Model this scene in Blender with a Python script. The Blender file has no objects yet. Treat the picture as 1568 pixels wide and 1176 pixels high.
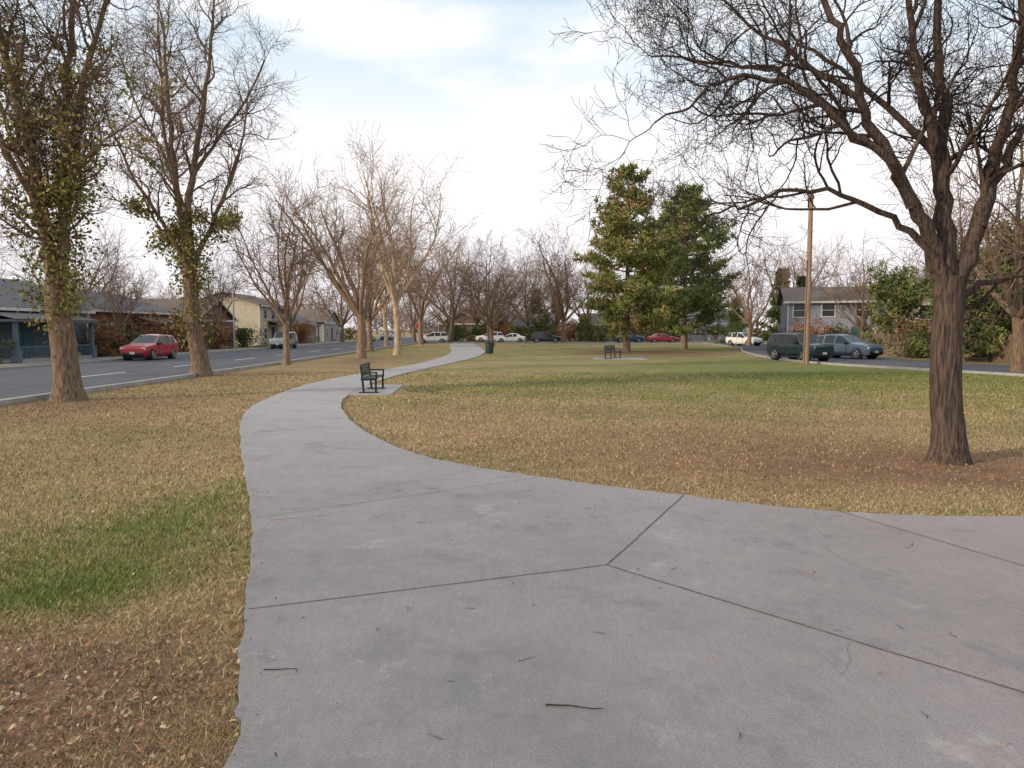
import bpy, math, random
import numpy as np
from mathutils import Vector, Matrix
S = bpy.context.scene
COL = S.collection
# ------------------------------------------------------------------ helpers
def link(o):
    COL.objects.link(o); return o

def np_mesh(name, V, faces, mats=(), midx=None, smooth=False, col=None):
    V = np.asarray(V, dtype=np.float32).reshape(-1, 3)
    if not isinstance(faces, list): faces = [faces]
    faces = [np.asarray(f, dtype=np.int32) for f in faces if len(f)]
    me = bpy.data.meshes.new(name)
    me.vertices.add(len(V)); me.vertices.foreach_set("co", V.ravel())
    tot = np.concatenate([np.full(len(f), f.shape[1], dtype=np.int32) for f in faces])
    loops = np.concatenate([f.ravel() for f in faces])
    me.loops.add(len(loops)); me.loops.foreach_set("vertex_index", loops)
    me.polygons.add(len(tot))
    st = np.concatenate([[0], np.cumsum(tot)[:-1]]).astype(np.int32)
    me.polygons.foreach_set("loop_start", st)
    for m in mats: me.materials.append(m)
    if midx is not None:
        me.polygons.foreach_set("material_index", np.asarray(midx, dtype=np.int32))
    me.update(calc_edges=True)
    me.polygons.foreach_set("use_smooth", np.full(len(tot), smooth, dtype=bool))
    if col is not None:
        a = me.color_attributes.new("tone", 'FLOAT_COLOR', 'POINT')
        c = np.ones((len(V), 4), dtype=np.float32); c[:, :3] = col
        a.data.foreach_set("color", c.ravel())
    return me

def mesh_obj(name, me, loc=(0, 0, 0), rot=0.0, scale=1.0, parent=None):
    o = bpy.data.objects.new(name, me); link(o)
    o.location = loc; o.rotation_euler = (0, 0, rot); o.scale = (scale,)*3 if not hasattr(scale, '__len__') else scale
    if parent: o.parent = parent
    return o

def empty(name, loc=(0, 0, 0), rot=0.0):
    e = bpy.data.objects.new(name, None); link(e); e.location = loc; e.rotation_euler = (0, 0, rot)
    e.empty_display_size = 0.2
    return e

def nodes(name):
    m = bpy.data.materials.new(name); m.use_nodes = True
    nt = m.node_tree
    return m, nt, nt.nodes["Principled BSDF"]

def mixc(nt, fac, a, b, blend='MIX'):
    n = nt.nodes.new('ShaderNodeMix'); n.data_type = 'RGBA'; n.blend_type = blend
    for i, v in ((0, fac), (6, a), (7, b)):
        if hasattr(v, 'is_linked'): nt.links.new(v, n.inputs[i])
        elif isinstance(v, (int, float)): n.inputs[i].default_value = v
        else: n.inputs[i].default_value = (*v, 1)
    return n.outputs[2]

def noise(nt, scale, detail=4, vec=None, rough=.55):
    n = nt.nodes.new('ShaderNodeTexNoise'); n.inputs['Scale'].default_value = scale
    n.inputs['Detail'].default_value = detail; n.inputs['Roughness'].default_value = rough
    if vec is not None: nt.links.new(vec, n.inputs['Vector'])
    return n.outputs['Fac']

def ramp(nt, src, lo, hi, a=0.0, b=1.0):
    n = nt.nodes.new('ShaderNodeMapRange'); nt.links.new(src, n.inputs[0])
    n.inputs[1].default_value = lo; n.inputs[2].default_value = hi
    n.inputs[3].default_value = a; n.inputs[4].default_value = b
    return n.outputs[0]

def mathn(nt, op, a, b):
    n = nt.nodes.new('ShaderNodeMath'); n.operation = op
    for i, v in ((0, a), (1, b)):
        if isinstance(v, (int, float)): n.inputs[i].default_value = v
        else: nt.links.new(v, n.inputs[i])
    return n.outputs[0]

def objvec(nt, scale=(1, 1, 1)):
    tc = nt.nodes.new('ShaderNodeTexCoord'); mp = nt.nodes.new('ShaderNodeMapping')
    nt.links.new(tc.outputs['Object'], mp.inputs[0]); mp.inputs['Scale'].default_value = scale
    return mp.outputs[0]

def bump(nt, bs, src, strength=.3, dist=.02):
    b = nt.nodes.new('ShaderNodeBump'); b.inputs['Strength'].default_value = strength
    b.inputs['Distance'].default_value = dist
    nt.links.new(src, b.inputs['Height']); nt.links.new(b.outputs[0], bs.inputs['Normal'])

def mat(name, c1, c2=None, scale=5, vs=(1, 1, 1), rough=.8, bmp=0, bd=.02, metal=0, spec=.3, lo=.35, hi=.65, coat=0, det=4):
    m, nt, bs = nodes(name)
    bs.inputs['Roughness'].default_value = rough; bs.inputs['Metallic'].default_value = metal
    bs.inputs['Specular IOR Level'].default_value = spec
    if coat: bs.inputs['Coat Weight'].default_value = coat; bs.inputs['Coat Roughness'].default_value = .08
    if c2 is None: c2 = tuple(x*.8 for x in c1)
    v = objvec(nt, vs); n = noise(nt, scale, det, v)
    nt.links.new(mixc(nt, ramp(nt, n, lo, hi), c1, c2), bs.inputs['Base Color'])
    if bmp: bump(nt, bs, n, bmp, bd)
    return m

# ------------------------------------------------------------------ materials
bark_dark = mat('bark_dark', (.125, .092, .075), (.035, .026, .022), 3, (10, 10, 1.1), .95, .9, .035, spec=.1, det=6)
bark_grey = mat('bark_grey', (.25, .175, .12), (.08, .055, .038), 3, (8, 8, .9), .95, .8, .035, spec=.1, det=6)
bark_pale = mat('bark_pale', (.52, .40, .27), (.28, .20, .13), 2, (3, 3, 1.0), .9, .5, .03, spec=.1)
bark_tan = mat('bark_tan', (.30, .21, .145), (.15, .105, .075), 3, (4, 4, 1), .95, .6, .03, spec=.1)
twig_dark = mat('twig_dark', (.052, .036, .032), (.028, .02, .018), 3, spec=.1, det=2)
twig_tan = mat('twig_tan', (.35, .24, .165), (.22, .15, .105), 2, spec=.1, det=2)
twig_brown = mat('twig_brown', (.215, .15, .115), (.12, .083, .067), 2, spec=.1, det=2)
black_metal = mat('black_metal', (.02, .02, .022), rough=.45)
green_slat = mat('green_slat', (.04, .075, .06), (.03, .055, .045), 8, rough=.55)
rubber = mat('tyre_rubber', (.018, .018, .018), rough=.85)
alloy = mat('alloy_rim', (.42, .42, .43), rough=.35, metal=.6)
glass_dark = mat('car_glass', (.02, .025, .03), (.015, .018, .02), rough=.08, spec=.6)
lampc = mat('head_lamp', (.75, .76, .78), rough=.15)
lampr = mat('tail_lamp', (.35, .015, .01), rough=.2)
white_trim = mat('white_trim', (.62, .61, .58), (.50, .49, .46), 4)
plastic = mat('dark_plastic', (.03, .03, .032), rough=.6)

def tone_mat(name, rough=.8):
    m, nt, bs = nodes(name)
    a = nt.nodes.new('ShaderNodeAttribute'); a.attribute_name = 'tone'
    bs.inputs['Roughness'].default_value = rough; bs.inputs['Specular IOR Level'].default_value = .15
    nt.links.new(a.outputs['Color'], bs.inputs['Base Color'])
    return m
leaf_tone = tone_mat('leaf_tone'); grass_tone = tone_mat('grass_tone', .9); needle_tone = tone_mat('needle_tone', .7)

# ------------------------------------------------------------------ geometry buckets
class Geo:
    def __init__(s): s.V = []; s.Q = []; s.T = []; s.qm = []; s.tm = []; s.n = 0
    def add(s, V, Q=None, T=None, m=0):
        V = np.asarray(V, dtype=np.float32); 
        if Q is not None and len(Q): s.Q.append(np.asarray(Q)+s.n); s.qm.append(np.full(len(Q), m))
        if T is not None and len(T): s.T.append(np.asarray(T)+s.n); s.tm.append(np.full(len(T), m))
        s.V.append(V); s.n += len(V)
    def box(s, c, d, m=0, rz=0, ry=0, rx=0):
        x, y, z = d[0]/2, d[1]/2, d[2]/2
        P = np.array([[-x,-y,-z],[x,-y,-z],[x,y,-z],[-x,y,-z],[-x,-y,z],[x,-y,z],[x,y,z],[-x,y,z]])
        if rz or ry or rx:
            R = (Matrix.Rotation(rz, 3, 'Z') @ Matrix.Rotation(ry, 3, 'Y') @ Matrix.Rotation(rx, 3, 'X'))
            P = P @ np.array(R).T
        s.add(P+np.array(c), [[0,3,2,1],[4,5,6,7],[0,1,5,4],[1,2,6,5],[2,3,7,6],[3,0,4,7]], m=m)
    def tube(s, pts, rs, k, m=0, cap=False):
        P = np.asarray([tuple(p) for p in pts], dtype=float); r = np.asarray(rs, dtype=float)
        t = np.gradient(P, axis=0); t /= (np.linalg.norm(t, axis=1, keepdims=True)+1e-9)
        mean = t.mean(0); ref = np.eye(3)[np.argmin(np.abs(mean))]
        u = np.cross(t, ref); u /= (np.linalg.norm(u, axis=1, keepdims=True)+1e-9); v = np.cross(t, u)
        a = np.arange(k)*2*np.pi/k
        V = P[:, None]+r[:, None, None]*(np.cos(a)[None, :, None]*u[:, None]+np.sin(a)[None, :, None]*v[:, None])
        n = len(P); i = np.arange(n-1)[:, None]*k; j = np.arange(k)[None]; j2 = (j+1) % k
        Q = np.stack([i+j, i+j2, i+k+j2, i+k+j], -1).reshape(-1, 4)
        s.add(V.reshape(-1, 3), Q, m=m)
        if cap:
            for e in (0, n-1):
                VV = np.vstack([V[e], P[e]]); T = [[q, (q+1) % k, k] for q in range(k)]
                s.add(VV, T=T, m=m)
    def mesh(s, name, mats, smooth=False):
        V = np.vstack(s.V); f = []; mi = []
        if s.Q: f.append(np.vstack(s.Q)); mi.append(np.concatenate(s.qm))
        if s.T: f.append(np.vstack(s.T)); mi.append(np.concatenate(s.tm))
        return np_mesh(name, V, f, mats, np.concatenate(mi), smooth)

def part(name, fn, material, parent, smooth=False):
    g = Geo(); fn(g); return mesh_obj(name, g.mesh(name, [material], smooth), parent=parent)

# ------------------------------------------------------------------ world layout (metres; camera stands at origin looking +Y)
def catmull(pts, n=6):
    P = np.array(pts, float); P = np.vstack([2*P[0]-P[1], P, 2*P[-1]-P[-2]]); out = []
    for i in range(1, len(P)-2):
        for t in np.arange(n)/n:
            a, b, c, d = P[i-1], P[i], P[i+1], P[i+2]
            out.append(.5*((2*b)+(c-a)*t+(2*a-5*b+4*c-d)*t*t+(3*b-a-3*c+d)*t**3))
    out.append(P[-2]); return np.array(out)
LE = catmull([(-.7,-4),(-1.0,0),(-1.31,3.14),(-1.47,3.69),(-1.81,4.7),(-2.26,6.07),(-2.70,7.33),(-3.46,9.24),(-4.48,11.78),(-5.74,15.07),(-6.5,17.5),(-6.98,19.9),(-7.42,24.4),(-7.35,28.9),(-6.8,33.3),(-6.05,37.9),(-5.4,43.9),(-5.1,53.6),(-5.6,66.6),(-7.0,81),(-9,105)])
RE = catmull([(14,7.9),(9,7.6),(5.46,7.54),(4.64,7.54),(3.93,7.64),(3.36,7.8),(2.74,8.1),(2.09,8.5),(1.29,8.97),(.41,9.57),(-.41,10.2),(-1.26,11.05),(-2.08,12.3),(-3.12,14.56),(-3.91,16.8),(-4.64,19.4),(-5.05,22.3),(-5.25,26.4),(-5.0,31.8),(-4.3,37.9),(-3.3,45.8),(-2.5,55),(-2.5,66.5),(-3.6,81),(-5.5,105)])
def rough_edge(P, s):
    t = np.arange(len(P)); n = np.gradient(P, axis=0); n = np.stack([-n[:,1], n[:,0]], -1)/(np.linalg.norm(n, axis=1, keepdims=True)+1e-9)
    return P+n*(.012*np.sin(t*2.3+s)+.010*np.sin(t*5.1+s*2))[:, None]
LE = rough_edge(LE, 1); RE = rough_edge(RE, 2)
PATH = np.vstack([LE, RE[::-1], [(14, -4)]])
RROAD_L = catmull([(26,20),(23,29),(20.3,36),(18.4,42),(18.2,50),(21,65),(25.5,81),(28,105)])
RROAD = np.vstack([RROAD_L, RROAD_L[::-1]+np.array([8.5, 2])])
def inside(poly, x, y):
    r = np.zeros(len(x), bool); n = len(poly)
    for i in range(n):
        x1, y1 = poly[i]; x2, y2 = poly[(i+1) % n]
        if y1 == y2: continue
        c = ((y1 > y) != (y2 > y)) & (x < (x2-x1)*(y-y1)/(y2-y1)+x1)
        r ^= c
    return r
rs = np.random.RandomState(3)
_w = [(rs.randn(2)*f, rs.rand()*6.28, a) for f, a in ((.18,1),(.25,1),(.5,.8),(.7,.7),(1.2,.6),(1.8,.5),(3,.4),(5,.35),(8,.3)) for _ in range(2)]
def vnoise(x, y, o=0):
    v = 0
    for (k, p, a) in _w: v = v+a*np.sin(k[0]*(x+o*37)+k[1]*(y-o*19)+p)
    return v/4.5
def gs(x, y, cx, cy, sx, sy): return np.exp(-((x-cx)/sx)**2-((y-cy)/sy)**2)
def green(x, y):
    v = .28+.28*vnoise(x, y, 1)+.5*gs(x,y,-3.5,5.4,.6,.45)+.38*gs(x,y,-4.0,6.5,1.9,1.6)+.3*gs(x,y,-3.5,8.4,.5,2.2)+.2*gs(x,y,-7,12,3,3)
    v += .55*gs(x,y,17,37,12,7)+.3*gs(x,y,4,26,10,6)+.25*gs(x,y,-1,60,5,14)-.6*gs(x,y,-2.4,3.4,1.7,1.4)-.45*gs(x,y,6,10.3,4,2.2)+.3*gs(x,y,8,72,30,14)
    v -= .2*gs(x,y,3,14,9,2.5)
    return np.clip(v, 0, 1)
def litter(x, y):
    v = .16+.22*vnoise(x, y, 4)+.85*gs(x,y,-3.2,3.5,1.6,1.5)+.5*gs(x,y,-12,19,3.5,4)+.95*gs(x,y,6.8,10.3,2.2,1.2)+.42*gs(x,y,3.5,12,6,2.6)
    v += .6*gs(x,y,-10,50,4,14)+.45*gs(x,y,-13,31,4,5)+.2*gs(x,y,2,17,9,2.5)-.6*gs(x,y,-3.6,5.6,.9,.6)+.8*gs(x,y,12,62,7,8)+.2*gs(x,y,-7,15,2,4)
    return np.clip(v, 0, 1)

# ------------------------------------------------------------------ ground
def axis(lo, hi, st, far):
    a = list(np.arange(lo, hi+.01, st)); s = st
    while a[-1] < far: s *= 1.35; a.append(a[-1]+s)
    s = st
    while a[0] > -far: s *= 1.35; a.insert(0, a[0]-s)
    return np.array(a)
xs = axis(-30, 30, .3, 2500); ys = axis(-4, 70, .3, 2500)
X, Y = np.meshgrid(xs, ys); Z = -.012+.008*vnoise(X, Y, 2)*(np.abs(X) < 60)*(np.abs(Y) < 100)-.01
V = np.stack([X, Y, Z], -1).reshape(-1, 3); nx = len(xs); ny = len(ys)
i, j = np.meshgrid(np.arange(ny-1), np.arange(nx-1), indexing='ij'); a = (i*nx+j).ravel()
F = np.stack([a, a+1, a+nx+1, a+nx], -1)
c = np.stack([green(V[:,0], V[:,1]), litter(V[:,0], V[:,1]), np.zeros(len(V))], -1)
gm, nt, bs = nodes('lawn_ground')
bs.inputs['Roughness'].default_value = .95; bs.inputs['Specular IOR Level'].default_value = .1
at = nt.nodes.new('ShaderNodeAttribute'); at.attribute_name = 'tone'
sep = nt.nodes.new('ShaderNodeSeparateColor'); nt.links.new(at.outputs['Color'], sep.inputs[0])
v = objvec(nt); n1 = noise(nt, 2.2, 6, v, .7); n2 = noise(nt, 28, 4, v, .7); n3 = noise(nt, .6, 4, v)
straw = mixc(nt, ramp(nt, n2, .3, .7), (.44, .325, .175), (.23, .165, .085))
grn = mixc(nt, ramp(nt, n2, .3, .7), (.23, .23, .08), (.12, .145, .04))
gf = mathn(nt, 'ADD', sep.outputs[0], mathn(nt, 'MULTIPLY', mathn(nt, 'SUBTRACT', n1, .5), 1.8))
lf = mathn(nt, 'ADD', sep.outputs[1], mathn(nt, 'MULTIPLY', mathn(nt, 'SUBTRACT', n2, .5), 1.6))
c1 = mixc(nt, ramp(nt, gf, .15, .65), straw, grn)
lit = mixc(nt, ramp(nt, n1, .35, .65), (.28, .165, .105), (.16, .095, .062))
c2 = mixc(nt, ramp(nt, lf, .25, .75, 0, .9), c1, lit)
c3 = mixc(nt, ramp(nt, n3, .3, .7, 0, .4), c2, (.55, .55, .55), 'MULTIPLY')
nt.links.new(c3, bs.inputs['Base Color']); bump(nt, bs, n2, .6, .02)
mesh_obj('ground', np_mesh('ground', V, F, [gm], smooth=True, col=c))

# ------------------------------------------------------------------ paths, roads
def slab(name, poly, z, m, depth=.04):
    import bmesh
    bm = bmesh.new(); vs = [bm.verts.new((p[0], p[1], z)) for p in poly]
    f = bm.faces.new(vs)
    lo = [bm.verts.new((p[0], p[1], z-depth)) for p in poly]; n = len(poly)
    for k in range(n): bm.faces.new((vs[k], lo[k], lo[(k+1) % n], vs[(k+1) % n]))
    bmesh.ops.triangulate(bm, faces=[f]); bmesh.ops.recalc_face_normals(bm, faces=bm.faces)
    me = bpy.data.meshes.new(name); bm.to_mesh(me); bm.free(); me.materials.append(m)
    return mesh_obj(name, me)
cm, nt, bs = nodes('concrete'); bs.inputs['Roughness'].default_value = .88; bs.inputs['Specular IOR Level'].default_value = .15
v = objvec(nt); n1 = noise(nt, .45, 5, v, .6); n2 = noise(nt, 110, 2, v, .65); n3 = noise(nt, 3.0, 6, v, .75); n4 = noise(nt, 1.1, 7, v, .75)
n5 = noise(nt, 14, 4, objvec(nt, (2.2, .5, 1)), .7)
sx = nt.nodes.new('ShaderNodeSeparateXYZ'); nt.links.new(v, sx.inputs[0])
base = mixc(nt, ramp(nt, n1, .38, .62), (.27, .255, .265), (.17, .17, .18))
base = mixc(nt, ramp(nt, n3, .35, .72, 0, .6), base, (.34, .31, .30))
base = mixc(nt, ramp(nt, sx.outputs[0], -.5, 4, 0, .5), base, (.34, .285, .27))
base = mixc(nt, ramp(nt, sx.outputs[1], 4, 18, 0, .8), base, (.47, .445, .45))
base = mixc(nt, ramp(nt, n5, .35, .7, 0, .3), base, (.16, .15, .15))
base = mixc(nt, ramp(nt, n2, .45, .62, 0, .42), base, (.11, .105, .10))
base = mixc(nt, ramp(nt, n4, .54, .68, 0, .5), base, (.14, .13, .13))
base = mixc(nt, ramp(nt, n4, .40, .30, 0, .4), base, (.46, .43, .42))
nt.links.new(base, bs.inputs['Base Color']); bump(nt, bs, n2, .35, .005)
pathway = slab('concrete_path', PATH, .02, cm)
joint = mat('joint_gap', (.06, .05, .045), (.15, .13, .11), 12)
g = Geo()
def strip(g, a, b, w, z):
    a = np.array(a, float); b = np.array(b, float); n = 8
    d = b-a; L = np.linalg.norm(d); p = np.array([-d[1], d[0]])/L*w/2
    pts = [a+d*k/n+(np.random.RandomState(k+int(L*10)).randn()*.004)*np.array([-d[1],d[0]])/L for k in range(n+1)]
    V = []; 
    for q in pts: V += [(q[0]+p[0], q[1]+p[1], z), (q[0]-p[0], q[1]-p[1], z)]
    g.add(V, [[2*k, 2*k+1, 2*k+3, 2*k+2] for k in range(n)])
for a, b, w in (((-1.87,4.97),(.80,5.93),.010),((.80,5.93),(2.06,8.5),.012),((.80,5.93),(2.8,3.79),.013),((2.8,3.79),(5.2,1.2),.013),((3.58,7.72),(4.30,5.9),.011),((4.3,5.9),(6.5,1.5),.011),((-2.70,7.45),(.38,9.55),.006)):
    strip(g, a, b, w, .0245)
Rc = np.random.RandomState(12)
for (x0, y0_, az, L) in ((3.1,5.6,2.2,1.0),(1.9,4.0,.9,.5)):
    p = np.array([x0, y0_]); a_ = az
    for k in range(10):
        a_ += Rc.randn()*.25; q = p+np.array([math.cos(a_), math.sin(a_)])*L/10; strip(g, p, q, .0022, .0238); p = q
def resample(P, n):
    d = np.r_[0, np.cumsum(np.linalg.norm(np.diff(P, axis=0), axis=1))]; t = np.linspace(0, d[-1], n)
    return np.stack([np.interp(t, d, P[:,0]), np.interp(t, d, P[:,1])], -1)
A = resample(LE[LE[:,1] > 9.4], 34); B = resample(RE[(RE[:,1] > 9.5) & (RE[:,0] < .5)], 34)
for a, b in zip(A[1:-1], B[1:-1]): strip(g, a*.99+b*.01, b*.99+a*.01, .007, .0245)
mesh_obj('path_joints', g.mesh('path_joints', [joint]), parent=pathway)
g = Geo(); strip(g, (-2.5,7.38), (-2.22,7.5), .035, .0236); strip(g, (-2.12,7.53), (-1.98,7.6), .03, .0236)
mesh_obj('survey_paint_mark', g.mesh('survey_paint_mark', [mat('faded_red_paint', (.46,.24,.23), (.34,.28,.275), 30)]), parent=pathway)

asph = mat('asphalt', (.10, .105, .12), (.07, .074, .085), 1.2, (1, .25, 1), .85, .15, .01)
kerbm = mat('kerb_concrete', (.34, .33, .32), (.25, .24, .23), 2)
paint = mat('road_paint', (.75, .75, .74), (.5, .5, .5), 6)
slab('street', [(-25.5,-60),(-13.9,-60),(-13.9,420),(-25.5,420)], .012, asph)
slab('cross_street', [(-13.9,106),(90,106),(90,119),(-13.9,119)], .008, asph)
slab('side_street', RROAD, .006, asph)
slab('far_sidewalk', [(-29.6,-60),(-28.1,-60),(-28.1,420),(-29.6,420)], .012, kerbm)
g = Geo(); g.box((-13.75,30,.05),(.3,148,.14)); g.box((-13.75,270,.05),(.3,300,.14)); g.box((-25.65,180,.05),(.3,480,.14)); g.box((39,105.8,.05),(100,.3,.14))
for a, b in zip(RROAD_L[:-1], RROAD_L[1:]):
    d = b-a; g.box(((a[0]+b[0])/2-.1, (a[1]+b[1])/2, .04), (np.linalg.norm(d), .18, .12), rz=math.atan2(d[1], d[0]))
mesh_obj('kerb', g.mesh('kerb', [kerbm]))
g = Geo()
for y in np.arange(-2, 400, 8.5): g.box((-18.2, y, .0135), (.14, 3.6, .006))
mesh_obj('lane_markings', g.mesh('lane_markings', [paint]))
slab('bench_pad', [(-5.1,21.9),(-3.75,22.1),(-3.95,26),(-5.28,26)], .012, cm)
slab('bench_pad', [(5.6,48.5),(9.2,48.5),(9.2,51),(5.6,51)], .012, cm)

# ------------------------------------------------------------------ trees
rnd = random.Random(11)
def gvec(s): return Vector((rnd.gauss(0, s), rnd.gauss(0, s), rnd.gauss(0, s)))
def grow(out, p, d, L, r, lvl, P):
    n = P['seg'][lvl]; pts = [p.copy()]; rr = [r]; re = max(r*P['tap'][lvl], P['rmin']*.8)
    for k in range(1, n+1):
        d = (d+gvec(P['wan'][lvl])+Vector((0, 0, P['up'][lvl]))).normalized()
        p = p+d*(L/n); pts.append(p.copy()); rr.append(r+(re-r)*k/n)
    out.append((pts, rr, lvl)); spawn(out, pts, rr, L, lvl, P)
def spawn(out, pts, rr, L, lvl, P, nc=None, tmin=None):
    if lvl >= P['max']: return
    nc = nc or P['nc'][lvl]; tmin = P['tm'][lvl] if tmin is None else tmin; n = len(pts)-1
    for k in range(nc):
        t = tmin+(1-tmin)*(k+rnd.random())/nc
        if k == nc-1: t = 1.0
        f = t*n; a = min(int(f), n-1); q = pts[a].lerp(pts[a+1], f-a); dr = (pts[a+1]-pts[a]).normalized()
        rad = rr[a]+(rr[a+1]-rr[a])*(f-a)
        ang = math.radians(rnd.uniform(*P['ang'][lvl])) * (.35 if t == 1 else 1)
        ax = dr.orthogonal().normalized(); ax.rotate(Matrix.Rotation(rnd.uniform(0, 6.283), 3, dr))
        nd = dr.copy(); nd.rotate(Matrix.Rotation(ang, 3, ax))
        ll = P['len'][lvl]*rnd.uniform(.6, 1.25)*(1.15-.45*t)
        grow(out, q, nd, ll, max(min(rad*.66, P['rc'][lvl]), P['rmin']), lvl+1, P)
def tree_mesh(name, br, mats, fol=None, lod=(10, 6, 4, 3, 3, 3)):
    g = Geo()
    for pts, rr, l in br:
        k = lod[l] if rr[0] < .12 else 12
        g.tube(pts, rr, k, m=0 if l < 2 else 1)
    V = np.vstack(g.V); Q = np.vstack(g.Q); mi = np.concatenate(g.qm)
    if fol is None: return np_mesh(name, V, Q, mats, mi, True)
    FV, FC = fol; n = len(V); m = len(FV)//4
    FQ = np.arange(m*4).reshape(-1, 4)+n
    col = np.vstack([np.tile((.1, .1, .1), (n, 1)), FC])
    return np_mesh(name, np.vstack([V, FV]), [Q, FQ], mats, np.concatenate([mi, np.full(m, 2)]), True, col)
def flare(pts, rr, g=1.45, h=.7):
    return [r*(1+(g-1)*math.exp(-max(p.z, 0)/h*2)) for p, r in zip(pts, rr)]
def leaf_cards(cent, size, cols, rs_):
    m = len(cent); a = rs_.randn(m, 3); a /= np.linalg.norm(a, axis=1, keepdims=True); b = rs_.randn(m, 3)
    b -= (a*b).sum(1, keepdims=True)*a; b /= np.linalg.norm(b, axis=1, keepdims=True); n = np.cross(a, b)
    s = (size*rs_.uniform(.6, 1.3, m))[:, None]
    V = np.stack([cent-a*s, cent+b*s*.55+n*s*.2, cent+a*s, cent-b*s*.55+n*s*.2], 1).reshape(-1, 3)
    return V, np.repeat(cols, 4, axis=0)
def limbpts(pl, r0, r1, sub=4, nz=.025):
    P = catmull(pl, sub); n = len(P); pts = [Vector(p) for p in P]
    rr = [r0+(r1-r0)*(k/(n-1))**.8 for k in range(n)]
    for k in range(1, n-1): pts[k] += gvec(nz)
    return pts, rr

# near tree on the right
PN = dict(max=4, seg=[6,10,9,6,3], wan=[.1,.20,.24,.26,.26], up=[.05,.05,.08,.07,.03], tap=[.4,.35,.35,.4,.6], rmin=.0034,
          nc=[8,7,6,4], tm=[.2,.18,.15,.15], ang=[(35,70),(38,75),(38,75),(35,75)], len=[1.85,1.05,.56,.24], rc=[.04,.020,.010,.0052])
br = []
y0 = 10.9
tp = [(6.70,y0,-.1),(6.68,y0,.4),(6.6,y0,1.1),(6.58,y0,2.05),(6.58,y0,2.8)]
pts, rr = limbpts(tp, .235, .20, nz=.004); rr = flare(pts, rr, 1.4, .4); br.append((pts, rr, 0))
limbs = [
 ([(6.56,y0,2.4),(6.25,y0-.1,3.2),(5.9,y0-.2,3.8),(5.45,y0-.3,4.45),(5.1,y0-.3,5.1),(4.75,y0-.4,5.9),(4.35,y0-.5,6.6),(3.9,y0-.6,7.6)], .13, .03),
 ([(6.56,y0,2.5),(6.5,y0+.1,3.7),(6.42,y0+.1,4.5),(6.45,y0+.2,5.4),(6.4,y0+.3,6.35),(6.4,y0+.4,8.2)], .155, .04),
 ([(6.45,y0+.1,4.1),(6.05,y0-.1,5.3),(5.75,y0-.2,6.35),(5.5,y0-.3,7.8)], .09, .03),
 ([(6.6,y0,2.45),(6.85,y0-.1,3.2),(6.95,y0-.2,4.0),(7.1,y0-.3,4.9),(7.15,y0-.4,5.9),(7.3,y0-.5,7.5)], .15, .04),
 ([(6.9,y0-.15,3.5),(7.3,y0+.1,4.35),(7.75,y0+.3,5.0),(8.4,y0+.5,6.0),(8.8,y0+.6,7)], .09, .03),
 ([(6.45,y0,2.7),(5.95,y0+.2,3.6),(5.3,y0+.4,4.0),(4.45,y0+.5,4.15),(3.6,y0+.5,3.95),(3.0,y0+.5,3.75)], .065, .012),
 ([(5.85,y0-.2,3.8),(5.3,y0-.5,4.45),(4.6,y0-.7,4.85),(3.9,y0-.8,5.3),(3.1,y0-.9,5.45),(2.5,y0-1,5.1),(1.9,y0-1.1,4.75)], .07, .012),
 ([(5.4,y0-.3,4.5),(4.7,y0+.1,5.3),(3.95,y0+.4,5.95),(3.1,y0+.6,6.15),(2.2,y0+.8,6.3)], .06, .012),
 ([(5.0,y0-.3,5.3),(4.3,y0-.1,5.9),(3.5,y0,6.5),(2.6,y0+.1,7.2)], .05, .012),
 ([(6.7,y0,2.45),(7.3,y0+.2,2.75),(7.9,y0+.3,2.85),(8.8,y0+.5,3.3)], .06, .02),
 ([(6.45,y0+.2,4.6),(6.1,y0+1,5.6),(5.6,y0+1.8,6.5),(5,y0+2.4,7.3)], .07, .02),
 ([(6.95,y0-.2,4.1),(6.6,y0-1.1,5.0),(6.2,y0-1.9,5.9),(5.8,y0-2.6,7)], .06, .02),
 ([(6.5,y0+.1,3.7),(7.0,y0+1,4.7),(7.4,y0+2,5.8),(8,y0+2.8,7)], .07, .02)]
for q, (pl, a, b) in enumerate(limbs):
    pts, rr = limbpts(pl, a, b, nz=.035); br.append((pts, rr, 0))
    L = (pts[-1]-pts[0]).length
    spawn(br, pts, rr, L, 0, PN, nc=max(4, int(L*(2.3 if 5 <= q <= 8 else 1.15))), tmin=.3)
mesh_obj('bare_tree', tree_mesh('bare_tree', br, [bark_dark, twig_dark]))

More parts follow.
